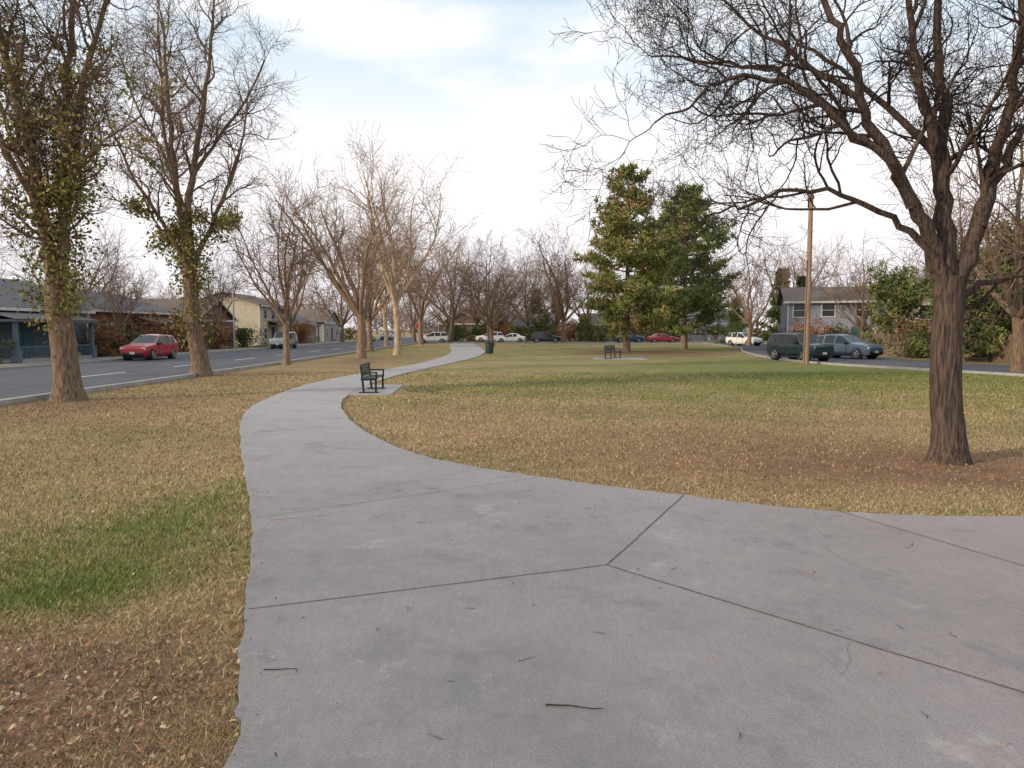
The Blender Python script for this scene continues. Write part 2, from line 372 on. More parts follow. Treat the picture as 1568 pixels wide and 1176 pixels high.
# two large trees on the left verge
PL = dict(max=3, seg=[6,8,6,4], wan=[.1,.19,.25,.26], up=[.05,.08,.07,.03], tap=[.4,.3,.4,.5], rmin=.006,
          nc=[8,8,8], tm=[.2,.12,.1], ang=[(28,60),(35,70),(35,75)], len=[2.5,1.3,.7], rc=[.05,.021,.009])
def leafy(name, trunk, rt, limbs, foln, seed, h0, h1, size, fall=3.2):
    br = []; pts, rr = limbpts(trunk, rt[0], rt[1], nz=.006); rr = flare(pts, rr, 1.45, .5); br.append((pts, rr, 0)); core = list(pts[4:])
    for pl, a, b in limbs:
        pts, rr = limbpts(pl, a, b); br.append((pts, rr, 0)); core += pts
        L = (pts[-1]-pts[0]).length; spawn(br, pts, rr, L, 0, PL, nc=int(L*1.7), tmin=.15)
    R = np.random.RandomState(seed)
    c = np.array([tuple(p) for p in core if h0 < p.z < h1])
    small = np.array([tuple(b[0][len(b[0])//2]) for b in br if b[2] in (1, 2) and b[0][-1].z < h1])
    nclump = 300
    w = np.exp(-np.maximum(c[:, 2]-h0-2.0, 0)/fall); w /= w.sum()
    cl = c[R.choice(len(c), nclump, p=w)]+R.randn(nclump, 3)*[.30,.30,.5]
    cl2 = small[R.randint(0, len(small), 230)]
    cc = np.vstack([cl, cl2]); wt = R.rand(len(cc))**2+.05; idx = R.choice(len(cc), foln, p=wt/wt.sum())
    cen = cc[idx]+R.randn(foln, 3)*[.21,.21,.2]
    t = R.rand(len(cc))[idx]*.6+R.rand(foln)*.4
    cols = np.where(t[:, None] < .5, np.array([.17,.18,.05]), np.where(t[:, None] < .76, np.array([.25,.22,.07]), np.array([.30,.17,.07])))*R.uniform(.55,1.3,(foln,1))
    mesh_obj(name, tree_mesh(name, br, [bark_grey, twig_brown, leaf_tone], leaf_cards(cen, size, cols, R)))
Y1 = 20.5
leafy('leafy_tree', [(-12.7,Y1,-.1),(-12.72,Y1,.6),(-12.8,Y1,1.7),(-12.88,Y1,2.6),(-12.9,Y1,3.3)], (.36,.30), [
 ([(-12.95,Y1,2.7),(-13.1,Y1,4.4),(-13.25,Y1,5.9),(-13.45,Y1-.2,7.6),(-13.75,Y1-.3,9.4),(-14.1,Y1-.4,11.2),(-14.5,Y1-.5,14)], .20,.05),
 ([(-12.85,Y1,2.8),(-12.7,Y1+.1,4.3),(-12.68,Y1+.1,5.6),(-12.6,Y1+.2,7.2),(-12.5,Y1+.3,9),(-12.25,Y1+.3,11),(-12,Y1+.4,14.5)], .20,.05),
 ([(-12.6,Y1+.1,5.2),(-12.25,Y1,6.6),(-11.65,Y1-.3,8.9),(-10.9,Y1-.5,10.8),(-10.2,Y1-.7,13)], .12,.04),
 ([(-13.1,Y1,4.3),(-13.7,Y1+.3,6),(-14.5,Y1+.6,8),(-15.3,Y1+.8,10)], .11,.03),
 ([(-12.6,Y1+.1,5.3),(-12.0,Y1-.4,6.2),(-10.9,Y1-.9,7.0),(-9.7,Y1-1.2,7.6)], .08,.02),
 ([(-12.8,Y1,4.6),(-13.2,Y1-1.2,6.5),(-13.5,Y1-2,8.5),(-13.8,Y1-2.4,10.5)], .10,.03)], 11000, 5, 2.4, 12, .068, 4.5)
Y2 = 31.4
leafy('leafy_tree', [(-13.6,Y2,-.1),(-13.65,Y2,.7),(-13.85,Y2,2.1),(-13.95,Y2,4.1),(-14.05,Y2,6.2)], (.40,.27), [
 ([(-14.05,Y2,6),(-14.4,Y2,8),(-14.7,Y2+.2,10.6),(-14.8,Y2+.3,13),(-15,Y2+.4,15.5)], .18,.04),
 ([(-14.05,Y2,6),(-13.75,Y2,8.4),(-13.25,Y2,10.9),(-12.7,Y2-.2,13.6),(-12.4,Y2-.3,16)], .18,.04),
 ([(-13.97,Y2,4.4),(-13.1,Y2+.2,6.4),(-12.4,Y2+.3,8),(-11.7,Y2+.4,10),(-11.4,Y2+.4,12)], .12,.03),
 ([(-13.95,Y2,4.6),(-14.8,Y2-.5,6.5),(-15.9,Y2-.9,8.6),(-16.7,Y2-1.1,11)], .12,.03),
 ([(-13.7,Y2,8.6),(-12.9,Y2+.8,10.3),(-11.9,Y2+1.3,12),(-11,Y2+1.6,14)], .09,.03),
 ([(-14.4,Y2,8),(-15.5,Y2+1,10),(-16.8,Y2+1.6,12),(-17.5,Y2+1.8,14)], .09,.03),
 ([(-14.1,Y2,7),(-14,Y2-1.5,9),(-13.7,Y2-2.5,11.5),(-13.5,Y2-3,14)], .1,.03)], 5200, 8, 2.0, 7.2, .085, 2.6)

# bare trees, generic
def auto(name, seed, H, th, r, nl, spread, mats, rmin=.014, lean=0, dens=1.0):
    rnd.seed(seed); br = []
    pts = [Vector((0,0,-.15))]; d = Vector((lean, 0, 1)).normalized(); n = 5
    for k in range(n): d = (d+gvec(.03)).normalized(); pts.append(pts[-1]+d*(th+.15)/n)
    rr = [r*(1-.22*k/n) for k in range(n+1)]; rr = flare(pts, rr, 1.35, .6); br.append((pts, rr, 0))
    s = (H-th)
    P = dict(max=4, seg=[4,8,6,4,2], wan=[.1,.12,.18,.2,.2], up=[.05,.065,.065,.05,.02], tap=[.5,.2,.3,.4,.6], rmin=rmin,
             nc=[5,int(9*dens),int(6*dens),int(4*dens)], tm=[.3,.22,.15,.1], ang=[(30,60),(28,60),(28,65),(30,70)],
             len=[s*.8, s*.38, s*.18, s*.09], rc=[r*.45, r*.16, .026, .014])
    for k in range(nl):
        az = k*6.283/nl+rnd.uniform(-.5, .5); sp = math.radians(spread*rnd.uniform(.5, 1.15)) if k else .08
        d = Vector((math.cos(az)*math.sin(sp), math.sin(az)*math.sin(sp), math.cos(sp)))
        base = pts[-1] if k < 3 else pts[-2].lerp(pts[-1], rnd.random())
        grow(br, base-Vector((0,0,.05)), d, s*rnd.uniform(.72, .95), r*(.5 if k else .62), 1, P)
    return tree_mesh(name, br, mats, lod=(8, 5, 3, 3, 3, 3))
mv = auto('vase_tree', 21, 10, 2.6, .20, 7, 42, [bark_tan, twig_brown], .009)
mp1 = auto('pale_tree', 22, 13, 3.0, .32, 6, 46, [bark_tan, twig_tan], .011)
mp2 = auto('pale_tree2', 27, 15, 4.2, .30, 6, 34, [bark_pale, twig_tan], .011)
mg1 = auto('grey_tree', 24, 15, 3.2, .36, 7, 46, [bark_grey, twig_brown], .015)
mg2 = auto('grey_tree2', 25, 13, 2.6, .30, 7, 48, [bark_grey, twig_brown], .014)
mg3 = auto('tan_tree', 26, 14, 3.0, .32, 6, 42, [bark_tan, twig_tan], .015)
for me, x, y, rz, sc in (
    (mv,-13,41.4,.3,1.0),(mp1,-10.7,51,1.2,1.02),(mp2,-9.2,57.7,2.0,1.0),(mg3,-13.2,67,3.3,.9),(mp2,-15,86,.4,.9),
    (mg1,-9.4,110,.5,1.1),(mg2,-2.4,88,1.0,.95),(mg2,-3.2,103,2.0,1.05),(mg1,7.8,108,2.2,1.12),(mg3,-16,78,4.1,1.0),(mg3,-12.4,98,2.6,1.1),
    (mv,-31,76,.9,1.0),(mg3,-30,98,1.9,1.0),(mg2,-27.8,118,.2,1.05),(mg3,29,88,.2,.85),(mg2,33,68,2.6,.75),(mg1,42,66,1.4,1.0),
    (mg3,36,92,3.4,1.0),(mg1,-6,128,4,1.1),(mg3,-17,125,5,1.0),(mg2,3,130,1,1.2),(mg1,13,128,.1,1.0),(mg2,24,34,1.7,1.0),
    (mv,-31.2,57,2.9,.75),(mv,-30.8,49.5,4.1,.6),(mg2,-43,70,1.1,1.0),(mg1,-46,58,.6,.9),(mg2,-1,126,2,1.0),(mg3,8,129,3,.95),(mg2,20,127,3.7,1.05),(mg1,27,123,.7,.95),(mg2,-11,124,5.1,.95)):
    mesh_obj('bare_tree', me, (x, y, 0), rz, sc)
def joined(meshes, places):
    Vs, Fs, n = [], [], 0
    cache = {}
    for k, (x, y, rz, sc, w) in places:
        if k not in cache:
            m = meshes[k]; v = np.empty(len(m.vertices)*3, np.float32); m.vertices.foreach_get('co', v)
            f = np.empty(len(m.loops), np.int32); m.loops.foreach_get('vertex_index', f); cache[k] = (v.reshape(-1, 3), f.reshape(-1, 4))
        v, f = cache[k]; c_, s_ = math.cos(rz), math.sin(rz)
        Vs.append(np.stack([(v[:,0]*c_-v[:,1]*s_)*sc*w+x, (v[:,0]*s_+v[:,1]*c_)*sc*w+y, v[:,2]*sc], -1)); Fs.append(f+n); n += len(v)
    return np.vstack(Vs), np.vstack(Fs)
df1 = auto('d1', 31, 13, 1.6, .28, 6, 50, [twig_brown, twig_brown], .035, dens=.75)
df2 = auto('d2', 32, 11, 1.2, .26, 7, 55, [twig_brown, twig_brown], .035, dens=.75)
R = np.random.RandomState(7); pl = []
for k in range(70):
    x = R.uniform(-150, 190); y = R.uniform(128 if k % 3 == 0 else 142, 215)
    if -27 < x < -13: continue
    if y < 148: y += 12
    pl.append((k % 2, (x, y, R.rand()*6.28, R.uniform(.7, 1.15), 1.2)))
for k in range(20): pl.append((k % 2, (-46-R.rand()*20, 34+k*7.2+R.rand()*4, R.rand()*6, R.uniform(.5, .85), 1.1)))
for k in range(10): pl.append((k % 2, (54+R.rand()*20, 40+k*9, R.rand()*6, R.uniform(.8, 1.1), 1.1)))
for k in range(9): pl.append((k % 2, (-58+k*9, 300+R.rand()*25 if not -30 < -58+k*9 < -8 else 424+R.rand()*10, R.rand()*6, R.uniform(1.0, 1.4), 1.4)))
for sx_, k0 in ((-31.5, 8), (-10.5, 6)):
    for k in range(k0): pl.append((k % 2, (sx_+R.randn(), 150+k*17, R.rand()*6, R.uniform(.6, .85), 1.0)))
V, F = joined([df1, df2], pl)
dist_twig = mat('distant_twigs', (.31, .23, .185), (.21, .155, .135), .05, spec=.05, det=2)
mesh_obj('distant_tree_row', np_mesh('distant_tree_row', V, F, [dist_twig]))

# ------------------------------------------------------------------ evergreens
def pine(name, seed, H, R0, h0, shape, cA, cB, cC, needle=.34, per=11, whorl=.5, nb=5, keep=.8, e0=-6, e1=38, hw=.035, tr=.05):
    R = np.random.RandomState(seed); g = Geo()
    pts = [Vector((R.randn()*.06*k/6, R.randn()*.06*k/6, -.1+H*.97*k/8)) for k in range(9)]
    g.tube(pts, [R0*tr*(1-.9*k/8)*(1.3 if k == 0 else 1)+.02 for k in range(9)], 9, 0)
    C, A = [], []; z = h0; azn = R.rand(6)*6.28
    while z < H-.3:
        t = (z-h0)/(H-h0)
        for b in range(nb):
            if R.rand() > keep: continue
            az = R.rand()*6.283
            irr = .88+.18*math.sin(az*2+azn[0]+z*.8)+.16*math.sin(az*3+azn[1]-z*1.3)
            L = R0*shape(t)*irr*R.uniform(.6, 1.2)
            if L < .4: L = .4
            el = math.radians(e0+(e1-e0)*t+R.randn()*8); n = 6; p = np.array([0, 0, z]); P = [p]; d0 = np.array([math.cos(az), math.sin(az), 0])
            for k in range(n):
                e = el+.09*k; p = p+(d0*math.cos(e)+np.array([0,0,math.sin(e)]))*L/n+R.randn(3)*.03*L/3; P.append(p)
            g.tube(P, np.linspace(.03+.010*L, .012, n+1), 3, 0)
            P = np.array(P); s = .38
            while s <= 1.001:
                f = s*n; a = min(int(f), n-1); q = P[a]+(P[a+1]-P[a])*(f-a)
                for sd in (-1, 1, 0):
                    lat = np.array([-d0[1], d0[0], 0])*sd
                    ll = (.26*L*(1.2-s)+.2)*R.uniform(.4, 1.2)
                    dirv = d0*.6+lat+np.array([0,0,R.uniform(-.05,.6)]); dirv /= np.linalg.norm(dirv)
                    nn = max(1, int(ll/.36))
                    for m in range(nn):
                        C.append(q+dirv*(ll*(m+1)/nn)+R.randn(3)*.09); A.append(dirv)
                s += .40/max(L, .8)
        z += whorl*R.uniform(.7, 1.3)
    C = np.array(C); A = np.array(A); m = len(C)
    D = R.randn(m, per, 3); D /= np.linalg.norm(D, axis=2, keepdims=True); D = D+A[:, None]*.75; D[..., 2] += .25
    D /= np.linalg.norm(D, axis=2, keepdims=True)
    W = np.cross(D, R.randn(m, per, 3)); W /= np.linalg.norm(W, axis=2, keepdims=True)
    ln = needle*R.uniform(.6, 1.2, (m, per, 1)); c = C[:, None]
    T = np.stack([c-W*hw, c+W*hw, c+D*ln+W*hw*.6, c+D*ln-W*hw*.6], 2).reshape(-1, 3)
    cl = .5+.5*np.sin(C[:,0]*1.7+azn[2])*np.sin(C[:,1]*1.9+azn[3])*np.sin(C[:,2]*1.5+azn[4])+R.randn(m)*.18
    cl = np.clip(cl, 0, 1)[:, None]
    col = np.array(cA)*(1-cl)+np.array(cB)*cl
    br_ = R.rand(m) < .15; col[br_] = np.array(cC)
    col = np.repeat(col*R.uniform(.75, 1.2, (m, 1)), per*4, axis=0)
    V = np.vstack(g.V); Q = np.vstack(g.Q); n = len(V)
    FQ = np.arange(len(T)).reshape(-1, 4)+n
    return np_mesh(name, np.vstack([V, T]), [Q, FQ], [bark_tan, needle_tone], np.concatenate([np.zeros(len(Q)), np.ones(len(FQ))]), False,
                   np.vstack([np.tile((.1,.1,.1), (n, 1)), col]))
def shp(t):
    return (.78+.22*min(1, t*3)) * max(.05, 1-(max(0, t-.15)/.85)**1.35)**.68
me = pine('pine1', 3, 17.0, 5.6, 2.0, shp, (.15,.18,.06), (.27,.29,.09), (.40,.27,.12), .50, 9, .50, 6, .82, -6, 28, .05)
mesh_obj('pine_tree', me, (10.6, 66.5, 0), .2)
me = pine('pine2', 5, 17.0, 6.2, 1.8, shp, (.13,.18,.06), (.26,.31,.10), (.31,.30,.11), .50, 9, .50, 6, .82, -6, 28, .05)
mesh_obj('pine_tree', me, (18.4, 77, 0), 1.2)
cone = lambda t: (1-t)**.75
me3 = pine('conifer', 8, 8, 2.4, .4, cone, (.06,.095,.035), (.12,.155,.05), (.13,.15,.05), .36, 8, .36, 6, .95, hw=.045)
wide = lambda t: max(.05, 1-t**1.6)**.5*(.8+.2*t)
me4 = pine('juniper', 9, 6.6, 3.8, .3, wide, (.07,.105,.038), (.17,.20,.06), (.19,.18,.06), .38, 8, .42, 6, .85, -4, 40, .045)
for me, x, y, s in ((me3,35.5,95,1.25),(me3,5,150,1.3),(me3,33,82,1.0),(me3,38,84,.8),(me3,9,150,1.0),(me4,-3,133,.8),(me3,31,100,.8),(me4,5.5,128,.7),(me4,12.5,124,.6),(me4,26,126,.7)):
    mesh_obj('spruce_tree', me, (x, y, 0), x, s)
for x, y, s, r in ((28.8,46,1.0,0),(32.8,47,1.2,2),(37.5,46,1.1,4),(31.5,59,1.0,1),(39,53,1.4,3),(32,40,.85,5)):
    mesh_obj('juniper_tree', me4, (x, y, 0), r, s)
def shrub(name, seed, n, rx, h, cols_, size=.06):
    R = np.random.RandomState(seed); cl = R.randn(40, 3)*[rx*.45, rx*.45, h*.25]+[0, 0, h*.5]; cl[:,2] = np.clip(cl[:,2], .15, h)
    c = cl[R.randint(0, 40, n)]+R.randn(n, 3)*.22; c[:,2] = np.maximum(c[:,2], .03)
    col = np.array(cols_)[R.randint(0, len(cols_), n)]*R.uniform(.6, 1.2, (n, 1)); V, Cc = leaf_cards(c, size, col, R)
    g = Geo()
    for k in range(14): g.tube([(0,0,-.05),tuple(cl[k]*.6),tuple(cl[k])], [.04,.025,.01], 4)
    V0 = np.vstack(g.V); Q0 = np.vstack(g.Q); m = len(V0)
    return np_mesh(name, np.vstack([V0, V]), [Q0, np.arange(len(V)).reshape(-1,4)+m], [bark_grey, leaf_tone], np.r_[np.zeros(len(Q0)), np.ones(len(V)//4)], False, np.vstack([np.tile((.1,.1,.1),(m,1)), Cc]))
russet = [(.28,.115,.06),(.22,.10,.052),(.25,.15,.07)]; olive = [(.10,.12,.042),(.14,.145,.056),(.08,.10,.036)]
sh1 = shrub('russet', 1, 2600, 1.9, 2.6, russet, .09); sh2 = shrub('olive', 2, 2200, 1.3, 1.5, olive, .08)
for m, n, x, y, s in ((sh1,'russet_shrub',-30.6,53,1.0),(sh1,'russet_shrub',-31,64,1.3),(sh1,'russet_shrub',-30.8,60,1.1),(sh2,'evergreen_shrub',-31,42,1.0),(sh2,'evergreen_shrub',-31,56,1.3),(sh2,'evergreen_shrub',-31,69,1.4),
    (sh1,'russet_shrub',-31,105,1.2),(sh2,'evergreen_shrub',-30.5,82,1.4),(sh1,'russet_shrub',-31,75,1.1),(sh2,'evergreen_shrub',31,70,1.5),(sh2,'evergreen_shrub',36,65,1.6),(sh1,'russet_shrub',27.5,67,1.1),
    (sh2,'evergreen_shrub',29.5,52,1.3),(sh1,'russet_shrub',31,55,1.0),
    (sh2,'evergreen_shrub',15,122,1.8),(sh1,'russet_shrub',20,124,1.5),(sh2,'evergreen_shrub',28,124,1.7),(sh2,'evergreen_shrub',-10,124,1.9),(sh1,'russet_shrub',10,125,1.4),
    (sh2,'evergreen_shrub',-6,126,1.8),(sh2,'evergreen_shrub',1,125,1.7),(sh1,'russet_shrub',-1.8,125,1.2),(sh2,'evergreen_shrub',24,122,1.5)):
    mesh_obj(n, m, (x, y, 0), x*1.7, s)
R = np.random.RandomState(77); n = 26000
hx = R.uniform(-170, 230, n); hx = hx[(hx < -29) | (hx > -10)]; n = len(hx)
hz_ = R.rand(n)*(2.2+1.3*np.sin(hx*.21)+1.0*np.sin(hx*.53+1)); hz_ = np.abs(hz_)+.1
cen = np.stack([hx, 146+3*np.sin(hx*.1)+R.randn(n)*1.2, hz_], -1)
m_ = 3000; cen = np.vstack([cen, np.stack([R.uniform(-60, 10, m_), 423+R.randn(m_)*2, R.rand(m_)*6], -1)]); n += m_; hx = cen[:, 0]
pal = np.array([(.16,.13,.07),(.22,.15,.10),(.10,.11,.045),(.14,.10,.07)])
col = pal[((np.sin(hx*.31)+np.sin(hx*.13+2)+2+R.rand(n)*.8)/4.9*4).astype(int).clip(0, 3)]*R.uniform(.6,1.2,(n,1))
V, Cc = leaf_cards(cen, np.where(cen[:,1] > 300, .8, .33), col, R)
mesh_obj('distant_hedge', np_mesh('distant_hedge', V, np.arange(len(V)).reshape(-1, 4), [leaf_tone], col=Cc))

# ------------------------------------------------------------------ houses
roof_g = mat('shingles_grey', (.15,.145,.145), (.095,.093,.095), 9, (1,1,3)); roof_b = mat('shingles_brown', (.18,.14,.115), (.115,.088,.072), 9, (1,1,3))
win_glass = mat('window_glass', (.05,.06,.07), (.03,.035,.04), 2, rough=.1, spec=.6)
def siding(name, c):
    m, nt, bs = nodes(name); v = objvec(nt); w = nt.nodes.new('ShaderNodeTexWave'); w.bands_direction = 'Z'; w.wave_profile = 'SAW'
    w.inputs['Scale'].default_value = 1.6; nt.links.new(v, w.inputs[0]); n = noise(nt, 2, 4, v)
    cc = mixc(nt, ramp(nt, n, .3, .7), c, tuple(x*.82 for x in c)); cc = mixc(nt, ramp(nt, w.outputs[1], .85, 1, 0, .35), cc, tuple(x*.5 for x in c))
    nt.links.new(cc, bs.inputs['Base Color']); bs.inputs['Roughness'].default_value = .8; return m
def brickm(name, a, b):
    m, nt, bs = nodes(name); v = objvec(nt); mp = nt.nodes.new('ShaderNodeMapping'); mp.inputs['Rotation'].default_value = (math.pi/2, 0, 0); nt.links.new(v, mp.inputs[0])
    t = nt.nodes.new('ShaderNodeTexBrick'); t.inputs['Color1'].default_value = (*a, 1); t.inputs['Color2'].default_value = (*b, 1); t.inputs['Mortar'].default_value = (.26,.23,.2,1)
    t.inputs['Scale'].default_value = 4; t.inputs['Mortar Size'].default_value = .012; nt.links.new(mp.outputs[0], t.inputs[0])
    n = noise(nt, 1.5, 4, v); nt.links.new(mixc(nt, ramp(nt, n, .3, .7, 0, .35), t.outputs[0], (.12,.08,.06)), bs.inputs['Base Color']); bs.inputs['Roughness'].default_value = .9; return m
def house(name, x, y, rz, w, d, h, rh, wallm, roofm, wins, door=None, porch=None, axis_x=True, garage=None, chimney=None, trim=white_trim, hip=0.0):
    e = empty(name, (x, y, 0), rz)
    def walls(g):
        g.box((0,0,h/2-.1),(w,d,h+.2))
        if hip == 0:
            if axis_x: g.add([(-w/2,-d/2,h),(-w/2,d/2,h),(-w/2,0,h+rh-.05),(w/2,-d/2,h),(w/2,d/2,h),(w/2,0,h+rh-.05)], T=[[0,2,1],[3,4,5]])
            else: g.add([(-w/2,-d/2,h),(w/2,-d/2,h),(0,-d/2,h+rh-.05),(-w/2,d/2,h),(w/2,d/2,h),(0,d/2,h+rh-.05)], T=[[0,1,2],[3,5,4]])
    part('walls', walls, wallm, e)
    def roof(g):
        o = .45; W, D = w/2+o, d/2+o; th = .16; zl = h-.12
        if axis_x: R_ = [(-W+hip,0,h+rh),(W-hip,0,h+rh)]
        else: R_ = [(0,-D+hip,h+rh),(0,D-hip,h+rh)]
        for dz in (0, -th):
            V = [(-W,-D,zl+dz+.02),(W,-D,zl+dz+.02),(W,D,zl+dz+.02),(-W,D,zl+dz+.02)]+[(p[0],p[1],p[2]+dz) for p in R_]
            if axis_x: g.add(V, Q=[[0,1,5,4],[2,3,4,5]], T=([[3,0,4],[1,2,5]] if hip else []))
            else: g.add(V, Q=[[3,0,4,5],[1,2,5,4]], T=([[0,1,4],[2,3,5]] if hip else []))
    part('roof', roof, roofm, e)
    def fascia(g):
        o = .45; W, D = w+2*o, d+2*o; z = h-.22
        g.box((0,-D/2+.02,z),(W+.04,.05,.2)); g.box((0,D/2-.02,z),(W+.04,.05,.2))
        if not axis_x and hip == 0:
            for s in (-1, 1):
                L = math.hypot(W/2, rh+.1); a = math.atan2(rh+.1, W/2)
                g.box((s*W/4, -D/2-.02, h+rh/2-.17), (L, .06, .2), ry=s*a)
    part('fascia', fascia, trim, e)
    def frames(g):
        for (wx, wz, ww, wh) in wins:
            y_ = -d/2-.03
            g.box((wx,y_,wz+wh/2+.05),(ww+.24,.08,.12)); g.box((wx,y_-.01,wz-wh/2-.05),(ww+.28,.12,.1))
            for s in (-1,1): g.box((wx+s*(ww/2+.05),y_+.003,wz),(.1,.074,wh))
            g.box((wx,y_+.012,wz),(ww,.03,.05)); 
            if ww > 1.3: g.box((wx,y_+.008,wz),(.06,.03,wh))
        for s in (-1,1): g.box((s*(w/2+.005),-d/2-.005,h/2-.2),(.12,.12,h-.1))
    part('window_frames', frames, trim, e)
    def panes(g):
        for (wx, wz, ww, wh) in wins: g.box((wx,-d/2-.005,wz),(ww,.03,wh))
    part('windows', panes, win_glass, e)
    part('side_windows', lambda g: [g.box((s*(w/2+.01),k*d*.25,min(1.6,h-1)),(.04,1.1,1.2)) for s in (-1,1) for k in (-1,1)], win_glass, e)
    if door: part('door', lambda g: (g.box((door[0],-d/2-.03,1.25),(1.0,.07,2.1)), g.box((door[0]+.35,-d/2-.08,1.2),(.05,.05,.1))), door[1], e)
    if door: part('steps', lambda g: (g.box((door[0],-d/2-.55,.07),(1.8,1.0,.2)), g.box((door[0],-d/2-.35,.2),(1.5,.6,.16))), kerbm, e)
    if garage: part('garage_door', lambda g: [g.box((garage[0],-d/2-.02-.01*(k%2),.3+k*.55),(garage[1],.05,.54)) for k in range(4)], white_trim, e)
    if chimney: part('chimney', lambda g: (g.box((chimney,.8,h+rh*.5+.3),(.7,.6,rh+1.0)), g.box((chimney,.8,h+rh+.85),(.85,.75,.15))), brick_r, e)
    if porch:
        px, pw, pd = porch
        def pr(g):
            g.box((px,-d/2-pd/2,2.55),(pw+.5,pd+.4,.16)); g.add([(px-pw/2-.3,-d/2-pd-.25,2.64),(px+pw/2+.3,-d/2-pd-.25,2.64),(px+pw/2+.3,-d/2,3.15),(px-pw/2-.3,-d/2,3.15)], [[0,1,2,3]])
        part('porch_roof', pr, roofm, e)
        part('porch_posts', lambda g: [(g.box((px+s*(pw/2-.15),-d/2-pd+.1,1.3),(.22,.22,2.35)), g.box((px+s*(pw/2-.15),-d/2-pd+.1,.45),(.42,.42,.8))) for s in (-1,0,1)], wallm, e)
        part('porch_rail', lambda g: (g.box((px,-d/2-pd+.1,.95),(pw,.06,.07)), [g.box((px-pw/2+k*.25,-d/2-pd+.1,.6),(.05,.04,.66)) for k in range(int(pw/.25))]), wallm, e)
        part('porch_floor', lambda g: g.box((px,-d/2-pd/2,.12),(pw,pd,.22)), kerbm, e)
    return e
brick_r = brickm('red_brick', (.27,.085,.058), (.20,.068,.048)); brick_b = brickm('brown_brick', (.24,.15,.11), (.18,.115,.085)); blue_s = siding('blue_grey_siding', (.10,.14,.18)); cream_s = siding('cream_siding', (.56,.50,.38))
grey_s = siding('grey_siding', (.32,.34,.37)); tan_s = siding('tan_siding', (.38,.31,.23)); lav_s = siding('pale_siding', (.27,.29,.36)); teal_door = mat('teal_door', (.05,.13,.15)); red_door = mat('red_door', (.3,.03,.02))
Q = math.pi/2
house('blue_bungalow', -35.8, 46.5, Q, 13, 9, 3.5, 2.1, blue_s, roof_g, [(-3.6,1.8,1.6,1.4),(3.8,1.8,1.8,1.4)], (0,teal_door), (0,8,2.0), axis_x=True, hip=0)
house('brick_house', -37.3, 62.5, Q, 15, 10, 3.7, 1.7, brick_r, roof_g, [(-5.2,1.7,1.8,1.4),(-1.8,1.7,1.2,1.4),(4.8,1.7,2.2,1.5)], (1.2,teal_door), (1.2,4,1.8), hip=3)
house('brick_bungalow', -37, 79, Q, 10, 9, 3.2, 2.2, brick_b, roof_b, [(-2.8,1.6,1.5,1.3),(2.8,1.6,1.5,1.3)], (0,teal_door), axis_x=False)
house('cream_house', -36, 95, Q, 10, 9, 5.2, 1.5, cream_s, roof_b, [(-3,1.5,1.3,1.3),(-3,4,1.3,1.2),(0,4,1.2,1.2),(3,4,1.3,1.2)], (0,teal_door), (0,3.6,1.6), garage=(3,2.6))
house('tan_house', -37, 112, Q, 12, 9, 3.2, 2, tan_s, roof_g, [(-3.6,1.6,1.6,1.3),(3.8,1.6,1.8,1.3)], (0,red_door), (0,4,2))
house('grey_house', -37, 130, Q, 12, 9, 3.4, 2.2, grey_s, roof_b, [(-3.6,1.6,1.6,1.3),(3.8,1.6,1.8,1.3)], (0,red_door), axis_x=False)
house('blue_grey_house', 33.5, 74, -.28, 10.5, 9, 4.9, 1.5, lav_s, roof_b, [(-4.2,3.9,1.1,1.3),(-1.6,3.9,1.1,1.2),(1.6,3.9,1.4,1.2),(4,3.9,1.0,1.2),(-4.1,1.3,1.4,1.3),(-1.3,1.3,1.4,1.3)], (1.0,teal_door), garage=(3.6,2.4))
house('gable_house', 41.5, 70, -.35, 7, 8, 4.6, 1.9, tan_s, roof_b, [(-1.8,3.6,1.2,1.2),(1.8,3.6,1.2,1.2),(0,1.4,2.2,1.3)], axis_x=False)
house('tan_bungalow', 47, 52, -.9, 11, 8, 3.6, 2.0, tan_s, roof_b, [(-3,1.8,1.8,1.3),(3,1.8,1.8,1.3)], (0,red_door))
house('grey_cottage', 37, 134, 0, 11, 8, 3.3, 2.2, grey_s, roof_g, [(-3,1.6,1.6,1.3),(3,1.6,1.6,1.3)], (0,red_door), (0,4,1.6))
house('brick_cottage', 20, 136, 0, 13, 9, 3.1, 2.0, brick_b, roof_b, [(-4,1.6,1.6,1.3),(4,1.6,1.6,1.3)], (0,teal_door), (0,4,1.6))
house('tan_cottage', 2, 139, 0, 13, 9, 3.1, 1.9, tan_s, roof_g, [(-4,1.6,1.6,1.3),(4,1.6,1.6,1.3)], (0,teal_door), (0,4,1.6), axis_x=True)
house('brown_cottage', -9.5, 142, 0, 9, 9, 3.3, 2.2, brick_b, roof_g, [(-2.6,1.6,1.4,1.3),(2.6,1.6,1.4,1.3)], (0,teal_door), axis_x=False)
house('grey_house', 54, 128, 0, 12, 9, 3.5, 2.2, grey_s, roof_b, [(-4,1.6,1.6,1.3),(4,1.6,1.6,1.3)], (0,red_door))
fm = mat('fence_wood', (.20,.14,.10), (.11,.08,.06), 3, (6,6,.6), .9, .3)
g = Geo()
for fa, fb in ((np.array((30.,60.)), np.array((30.3,43.))), (np.array((30.3,43.)), np.array((34.5,31.)))):
    L = np.linalg.norm(fb-fa); ang = math.atan2(*(fb-fa)[::-1]); n = int(L/.15)
    for k in range(n):
        p = fa+(fb-fa)*k/n; g.box((p[0],p[1],.85+.015*math.sin(k*2.1)),(.138,.025,1.75),rz=ang)
    for z in (.4,1.4): g.box(((fa[0]+fb[0])/2+.04,(fa[1]+fb[1])/2+.02,z),(L,.05,.09),rz=ang)
mesh_obj('wooden_fence', g.mesh('wooden_fence', [fm]))

